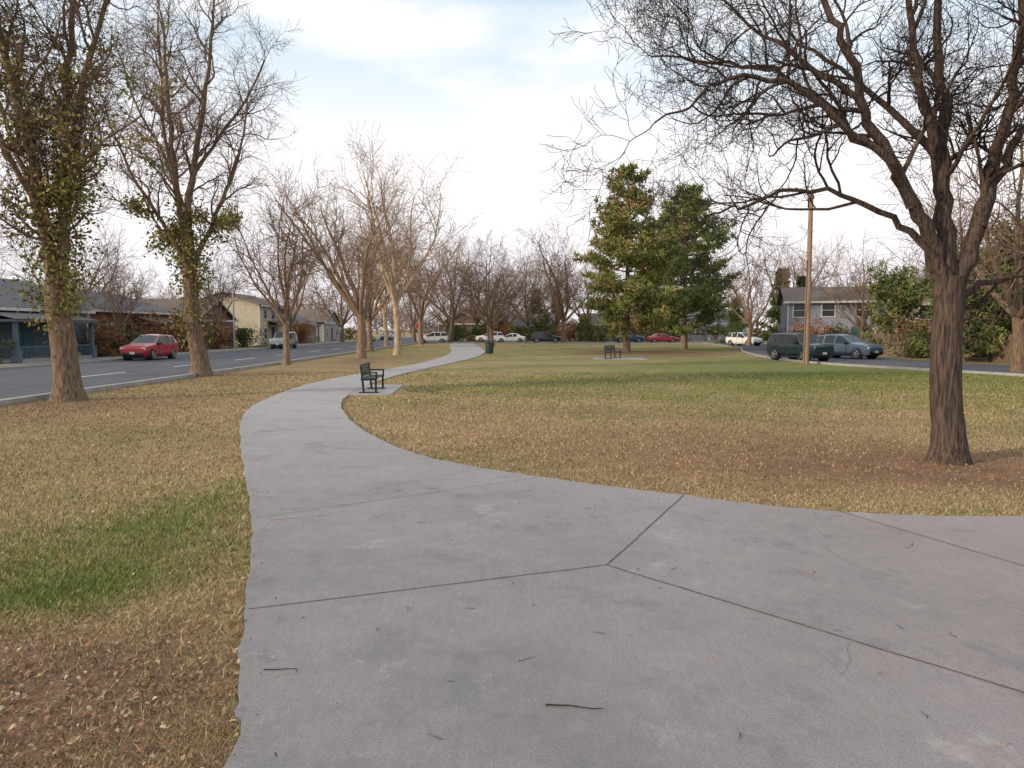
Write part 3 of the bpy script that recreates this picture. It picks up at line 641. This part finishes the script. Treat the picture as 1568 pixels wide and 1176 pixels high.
# ------------------------------------------------------------------ cars
def car(name, x, y, heading, color, kind='suv'):
    pm = mat('paint_'+name, color, tuple(c*.9 for c in color), 1, rough=.28, spec=.5, coat=.6)
    e = empty(name, (x, y, .01), heading)
    if kind == 'suv':   # x, zbot, belt, top, w
        st = [(2.3,.38,.72,.76,.72),(2.18,.27,.90,.94,.86),(1.35,.24,.99,1.05,.92),(.95,.24,1.02,1.1,.925),(.15,.24,1.03,1.60,.925),(-.30,.24,1.03,1.66,.925),(-.38,.24,1.03,1.665,.925),(-1.2,.24,1.05,1.65,.925),(-1.3,.24,1.05,1.645,.925),(-1.95,.26,1.08,1.58,.9),(-2.22,.32,1.08,1.14,.87),(-2.3,.42,.85,.9,.82)]; cab = (4, 9); wr = .74; R_ = .36; wb = 1.4
    elif kind == 'jeep':
        st = [(2.15,.42,.85,.90,.78),(2.08,.35,1.0,1.05,.86),(1.35,.32,1.05,1.1,.9),(.85,.32,1.08,1.14,.9),(.45,.32,1.08,1.72,.9),(-.25,.32,1.08,1.76,.9),(-.33,.32,1.08,1.76,.9),(-1.1,.32,1.08,1.76,.9),(-1.2,.32,1.08,1.76,.9),(-1.95,.34,1.08,1.73,.88),(-2.1,.36,1.08,1.14,.87),(-2.15,.42,.9,.95,.84)]; cab = (4, 9); wr = .84; R_ = .38; wb = 1.32
    elif kind == 'sedan':
        st = [(2.35,.36,.62,.65,.7),(2.22,.24,.78,.81,.85),(1.4,.2,.86,.91,.91),(1.0,.2,.89,.95,.915),(.2,.2,.90,1.38,.915),(-.25,.2,.9,1.44,.915),(-.33,.2,.9,1.44,.915),(-.95,.2,.92,1.40,.915),(-1.02,.2,.92,1.38,.915),(-1.15,.2,.93,1.33,.91),(-1.7,.22,.94,1.0,.9),(-2.2,.26,.92,.97,.85),(-2.33,.4,.75,.8,.78)]; cab = (4, 9); wr = .72; R_ = .33; wb = 1.4
    g = Geo(); n = len(st); rows = []
    for k, (sx_, zb, be, tp_, w) in enumerate(st):
        cabn = cab[0] <= k <= cab[1]; wo = w*(wr if cabn else .9); drop = .07 if cabn else .015
        half = [(w*.86, zb), (w*.985, zb+.16), (w, (zb+be)/2+.08), (w*.965, be), (wo, max(tp_-drop, be+.005)), (wo*.9, tp_), (0, tp_+.035)]
        rows.append([(sx_, a, b) for a, b in half]+[(sx_, -a, b) for a, b in half[-2::-1]])
    m = len(rows[0]); V = np.array(rows).reshape(-1, 3); QB, QG = [], []
    for k in range(n-1):
        c0, c1_ = cab[0] <= k <= cab[1], cab[0] <= k+1 <= cab[1]
        for j in range(m-1):
            q = [k*m+j, k*m+j+1, (k+1)*m+j+1, (k+1)*m+j]
            side = j in (3, m-5); top = j in (5, m-7)
            pillar = c0 and c1_ and abs(st[k][0]-st[k+1][0]) < .15
            gl = (side and (c0 or c1_) and not pillar and not (kind == 'sedan' and k >= 9)) or (top and (c0 != c1_))
            (QG if gl else QB).append(q)
    g.add(V, QB, m=0); g.add(V, QG, m=1)
    for k in (0, n-1):
        P = np.array(rows[k]); cc = P.mean(0); g.add(np.vstack([P, cc]), T=[[j, (j+1) % m, m] for j in range(m)], m=0)
    b = mesh_obj('body', g.mesh('body', [pm, glass_dark], True), parent=e)
    sp = b.modifiers.new('edge', 'EDGE_SPLIT'); sp.split_angle = math.radians(32)
    W = .93 if kind != 'jeep' else .91; Lh = st[0][0]; Lr = st[-1][0]
    def wheels(g):
        for sx_ in (-wb, wb):
            for s in (-1, 1): g.tube([(sx_, s*(W-.26), R_), (sx_, s*(W-.02), R_), (sx_, s*W, R_)], [R_, R_, R_*.93], 20, cap=True)
    def arches(g):
        for sx_ in (-wb, wb):
            for s in (-1, 1): g.tube([(sx_, s*(W-.3), R_+.02), (sx_, s*(W-.025), R_+.02)], [R_*1.17]*2, 20, cap=True)
        g.box((0,0,.26),(3.9,1.6,.14)); g.box((Lh-.03,0,.43),(.1,1.4,.16)); g.box((Lr+.03,0,.42),(.1,1.4,.16))
        g.box((Lh-.06,0,.70),(.09,.9,.13))
        for s in (-1,1): g.box((.62,s*(W+.06),st[3][2]+.05),(.16,.18,.13))
        if kind in ('suv','jeep'):
            for s in (-1,1): g.box((-.7,s*.6,st[5][3]+.06),(1.9,.04,.04))
    def rims(g):
        for sx_ in (-wb, wb):
            for s in (-1, 1):
                g.tube([(sx_, s*(W-.005), R_), (sx_, s*(W+.008), R_)], [R_*.22]*2, 12, cap=True)
                for a in range(5):
                    t = a*1.2566; g.box((sx_+math.cos(t)*R_*.38, s*(W+.003), R_+math.sin(t)*R_*.38), (R_*.62, .012, R_*.17), ry=-t)
                g.tube([(sx_+math.cos(t)*R_*.68, s*(W+.003), R_+math.sin(t)*R_*.68) for t in np.linspace(0, 6.283, 17)], [.018]*17, 4)
    part('wheels', wheels, rubber, e, True); part('trim', arches, plastic, e); part('rims', rims, alloy, e)
    zb_ = st[1][2]-.12
    part('headlights', lambda g: [g.box((Lh-.1,s*.66,zb_),(.14,.3,.14)) for s in (-1,1)], lampc, e)
    part('taillights', lambda g: [g.box((Lr+.06,s*.7,st[-2][2]-.12),(.12,.22,.26)) for s in (-1,1)], lampr, e)
    part('plates', lambda g: (g.box((Lh+.03,0,.5),(.02,.32,.15)), g.box((Lr-.03,0,.62),(.02,.32,.15))), white_trim, e)
    part('door_handles', lambda g: [g.box((hx,s*W*.99,st[5][2]-.13),(.16,.03,.03)) for hx in (-.25,-1.1) for s in (-1,1)], plastic, e)
    part('door_seams', lambda g: [g.box((hx,s*(W-.008),.68),(.014,.012,.62)) for hx in (.62,-.34,-1.22) for s in (-1,1)], plastic, e)
H_ = math.pi/2
car('red_suv', -24.3, 48.3, -H_, (.42,.012,.03))
car('silver_suv', -24.4, 77, -H_, (.35,.37,.38), 'jeep')
car('parked_sedan', -24.4, 122, -H_, (.3,.4,.5), 'sedan'); car('parked_sedan', -24.4, 140, -H_, (.08,.2,.4), 'sedan'); car('parked_suv', -24.4, 150, -H_, (.25,.3,.35))
car('white_suv', -11.8, 107.6, math.pi, (.72,.72,.72)); car('white_suv', -3.6, 117.5, math.pi, (.7,.7,.7)); car('white_sedan', -.2, 111, math.pi, (.7,.7,.7), 'sedan'); car('dark_suv', 5.2, 110.5, 0, (.02,.022,.028))
car('red_sedan', 23.4, 112, 0, (.4,.03,.04), 'sedan'); car('blue_suv', 18.2, 112, 0, (.03,.05,.11)); car('white_suv', 29.0, 90, -H_+.5, (.72,.72,.72))
car('green_suv', 18.9, 47.3, math.radians(-68), (.012,.036,.036), 'jeep'); car('blue_hatchback', 23.5, 50.5, math.radians(-62), (.10,.135,.20))

# ------------------------------------------------------------------ street furniture
def bench(x, y, rz):
    e = empty('park_bench', (x, y, .012), rz)   # length along local X, faces -Y
    def fr(g):
        for s in (-.86, .86):
            g.box((s,-.22,.22),(.06,.06,.44)); g.box((s,.2,.44),(.06,.06,.88),rx=-.1); g.box((s,0,.42),(.06,.5,.05)); g.box((s,-.02,.64),(.07,.5,.04)); g.box((s,-.24,.53),(.05,.05,.22)); g.box((s,0,.02),(.08,.62,.03))
    part('frame', fr, black_metal, e)
    part('seat', lambda g: [g.box((0,-.2+k*.1,.46),(1.8,.085,.035)) for k in range(5)], green_slat, e)
    part('backrest', lambda g: [g.box((0,.2+k*.012,.56+k*.1),(1.8,.03,.085),rx=-.12) for k in range(4)], green_slat, e)
bench(-4.55, 23.4, math.radians(93)); bench(7.0, 50, math.radians(60))
e = empty('trash_can', (-1.85, 59, 0))
part('barrel', lambda g: (g.tube([(0,0,.05),(0,0,.1),(0,0,.9)], [.26,.28,.31], 20, cap=True), [g.box((.31*math.cos(a),.31*math.sin(a),.5),(.03,.05,.8),rz=a) for a in np.arange(0,6.28,.35)]), green_slat, e)
part('lid', lambda g: (g.tube([(0,0,.88),(0,0,.93)], [.35,.35], 20, cap=True), g.tube([(0,0,1.0),(0,0,1.1),(0,0,1.16)], [.34,.24,.05], 20, cap=True), [g.box((.3*math.cos(a),.3*math.sin(a),.96),(.03,.03,.12)) for a in (0,1.57,3.14,4.71)]), black_metal, e, True)
polem = mat('pole_wood', (.34,.22,.15), (.20,.13,.09), 3, (6,6,.4), .9, .3)
e = empty('utility_pole', (17.2, 42, 0)); part('pole', lambda g: g.tube([(0,0,-.1),(0,0,5),(0,0,9.9)], [.17,.15,.12], 12, cap=True), polem, e, True)
part('insulators', lambda g: (g.box((0,0,9.5),(.1,.7,.08)), [g.tube([(0,s,9.5),(0,s,9.68)],[.05,.035],8,cap=True) for s in (-.3,.3)]), plastic, e)
part('ground_wire', lambda g: g.box((-.15,-.1,3),(.02,.02,6)), plastic, e)
e = empty('stop_sign', (-12.9, 99, 0)); part('post', lambda g: g.box((0,0,1.2),(.06,.06,2.6)), alloy, e)
oc = lambda r, y_: (lambda g: (g.add([(r*math.cos(math.pi/8+k*math.pi/4), y_, 2.5+r*math.sin(math.pi/8+k*math.pi/4)) for k in range(8)]+[(0,y_,2.5)], T=[[k,(k+1)%8,8] for k in range(8)])))
part('sign_border', oc(.42,-.05), white_trim, e); part('sign_face', oc(.38,-.056), mat('sign_red', (.5,.02,.02)), e)
e = empty('street_lamp', (-27, 70, 0))
part('post', lambda g: (g.tube([(0,0,0),(0,0,7.5)], [.09,.06], 10), g.tube([(0,0,7.3),(.8,0,7.8),(2,0,7.9)], [.05,.04,.04], 8)), alloy, e, True); part('lamp_head', lambda g: g.box((2.2,0,7.88),(.6,.25,.12)), alloy, e)

# ------------------------------------------------------------------ grass blades and fallen leaves
R = np.random.RandomState(42)
def scatter(n, y0_, y1_, k=1.0):
    y = np.exp(R.uniform(math.log(y0_), math.log(y1_), n)); x = R.uniform(-1, 1, n)*(y*.8+1)
    ok = ~inside(PATH, x, y) & (x > -13.4) & ~inside(RROAD, x, y) & ~((x > -5.3) & (x < -3.7) & (y > 21.9) & (y < 26))
    return x[ok], y[ok]
x, y = scatter(400000, 2.3, 34); n = len(x)
gr = np.clip(green(x, y)*1.15+vnoise(x*3, y*3, 7)*.14, 0, 1); li = np.clip(litter(x, y)+vnoise(x*4, y*4, 9)*.12, 0, 1)
kp = R.rand(n) > np.clip(li*.95-.05, 0, .8); x, y, gr, li = x[kp], y[kp], gr[kp], li[kp]; n = len(x)
isg = (R.rand(n) < np.clip((gr-.12)*1.4, 0, 1))[:, None]; isl = (R.rand(n) < np.clip(li*.9-.08, 0, .85))[:, None]
strawc = np.where(R.rand(n, 1) < .5, np.array([.47,.36,.20]), np.array([.37,.27,.145]))
ccol = np.where(isg, np.array([.19,.215,.06]), np.where(isl, np.array([.28,.175,.105]), strawc))*R.uniform(.5, 1.2, (n, 1))*(1+.18*vnoise(x, y, 12))[:, None]
hh = R.uniform(.006, .030, n)*(1+.5*(isg[:,0])); az = R.rand(n)*6.28; w = .0018+.0006*y; ln = R.randn(n, 2)*.026
b = np.stack([x, y, np.full(n, -.02)], -1); wv = np.stack([np.cos(az)*w, np.sin(az)*w, 0*w], -1)
tip = b+np.stack([ln[:,0], ln[:,1], hh+.018], -1)
V = np.stack([b-wv, b+wv, tip], 1).reshape(-1, 3)
mesh_obj('grass', np_mesh('grass', V, np.arange(3*n).reshape(-1, 3), [grass_tone], col=np.repeat(ccol, 3, axis=0)))
x, y = scatter(120000, 2.3, 45); n = len(x); kp = R.rand(n) < np.clip(.02+litter(x, y)**1.4*.65, 0, 1); x, y = x[kp], y[kp]; n = len(x)
def leaves(name, x, y, z, smin, smax):
    n = len(x); s = R.uniform(smin, smax, n)[:, None]; az = R.rand(n)*6.28; t = R.randn(n, 2)*.3
    a = np.stack([np.cos(az), np.sin(az), t[:,0]], -1); b = np.stack([-np.sin(az), np.cos(az), t[:,1]], -1)*.5
    c = np.stack([x, y, z], -1); cu = R.uniform(.1, .6, n)[:, None]*np.array([0,0,1.])*s
    V = np.stack([c-a*s, c-b*s*.8-a*s*.3+cu, c-b*s+a*s*.4+cu, c+a*s, c+b*s+a*s*.4+cu, c+b*s*.8-a*s*.3+cu], 1)
    V[..., 2] = np.maximum(V[..., 2], (z-.012)[:, None]+.002)
    pal = np.array([(.28,.165,.10),(.21,.118,.072),(.33,.23,.14),(.16,.092,.06),(.42,.33,.21),(.26,.135,.078),(.19,.125,.085),(.23,.13,.085)])
    col = pal[R.randint(0, len(pal), n)]*R.uniform(.65, 1.2, (n, 1))
    F = np.array([[0,1,5],[1,2,4],[1,4,5],[2,3,4]])[None]+6*np.arange(n)[:, None, None]
    mesh_obj(name, np_mesh(name, V.reshape(-1, 3), F.reshape(-1, 3), [leaf_tone], col=np.repeat(col, 6, axis=0)))
leaves('fallen_leaves', x, y, np.full(n, .006)+R.rand(n)*.008, .007, .024)
m = 220; xx = R.uniform(-3, 6, m); yy = R.uniform(2.6, 16, m)
e1 = R.randint(10, 60, 160); xe = LE[e1, 0]+np.abs(R.randn(160))*.07; ye = LE[e1, 1]+R.uniform(-.5, .5, 160); xx = np.r_[xx, xe]; yy = np.r_[yy, ye]
ok = inside(PATH, xx, yy)
leaves('path_leaves', xx[ok], yy[ok], np.full(ok.sum(), .034), .005, .018)
g = Geo()
def stick(x, y, az, L, r):
    P = [(x+math.cos(az)*L*(t-.5)+R.randn()*.006, y+math.sin(az)*L*(t-.5)+R.randn()*.006, .024+r) for t in np.linspace(0, 1, 6)]
    g.tube(P, np.linspace(r, r*.5, 6), 5, cap=True)
stick(.33, 3.63, -.12, .30, .005); stick(-1.35, 4.05, 0, .2, .0035)
for k in range(36):
    a, b = R.uniform(-1.5, 5), R.uniform(3, 9.5)
    if inside(PATH, np.array([a]), np.array([b]))[0]: stick(a, b, R.rand()*3, R.uniform(.03, .12), .0018)
mesh_obj('fallen_twigs', g.mesh('fallen_twigs', [twig_dark]))

# ------------------------------------------------------------------ sky, sun, camera
W = bpy.data.worlds.new("World"); S.world = W; W.use_nodes = True; nt = W.node_tree; bg = nt.nodes['Background']
sky = nt.nodes.new('ShaderNodeTexSky'); sky.sky_type = 'NISHITA'; sky.sun_disc = False
EL, AZ = math.radians(18), math.radians(244)
sky.sun_elevation = EL; sky.sun_rotation = AZ
tc = nt.nodes.new('ShaderNodeTexCoord'); mp = nt.nodes.new('ShaderNodeMapping'); nt.links.new(tc.outputs['Generated'], mp.inputs[0]); mp.inputs['Scale'].default_value = (1, 1, 3.2)
mp.inputs['Location'].default_value = (.35, .1, .2)
n = noise(nt, 1.9, 6, mp.outputs[0], .58); cl = ramp(nt, n, .42, .62, .05, 1)
sp = nt.nodes.new('ShaderNodeSeparateXYZ'); nt.links.new(tc.outputs['Generated'], sp.inputs[0])
hz = ramp(nt, sp.outputs[2], .22, .38, 1, 0)
fac = mathn(nt, 'MAXIMUM', cl, hz)
blue = mixc(nt, .85, sky.outputs[0], (5.2, 6.5, 7.5))
white = mixc(nt, ramp(nt, sp.outputs[2], 0, .2), (7.0, 6.8, 7.2), (8.0, 7.8, 7.9))
nt.links.new(mixc(nt, fac, blue, white), bg.inputs['Color']); bg.inputs['Strength'].default_value = .14
sl = bpy.data.lights.new('sun', 'SUN'); sl.energy = 3.6; sl.angle = math.radians(5); sl.color = (1, .82, .60)
so = bpy.data.objects.new('sun', sl); link(so)
dv = Vector((math.sin(AZ)*math.cos(EL), math.cos(AZ)*math.cos(EL), math.sin(EL)))
so.rotation_euler = dv.to_track_quat('Z', 'Y').to_euler()
cam = bpy.data.cameras.new('camera'); co = bpy.data.objects.new('camera', cam); link(co)
co.location = (0, 0, 2.0); co.rotation_euler = (math.radians(90-4.32), 0, 0); cam.sensor_width = 36; cam.lens = 25.26; cam.clip_end = 6000; cam.clip_start = .05
S.camera = co
S.view_settings.view_transform = 'Standard'; S.view_settings.look = 'None'; S.view_settings.exposure = 0
for m_ in (df1, df2): bpy.data.meshes.remove(m_)
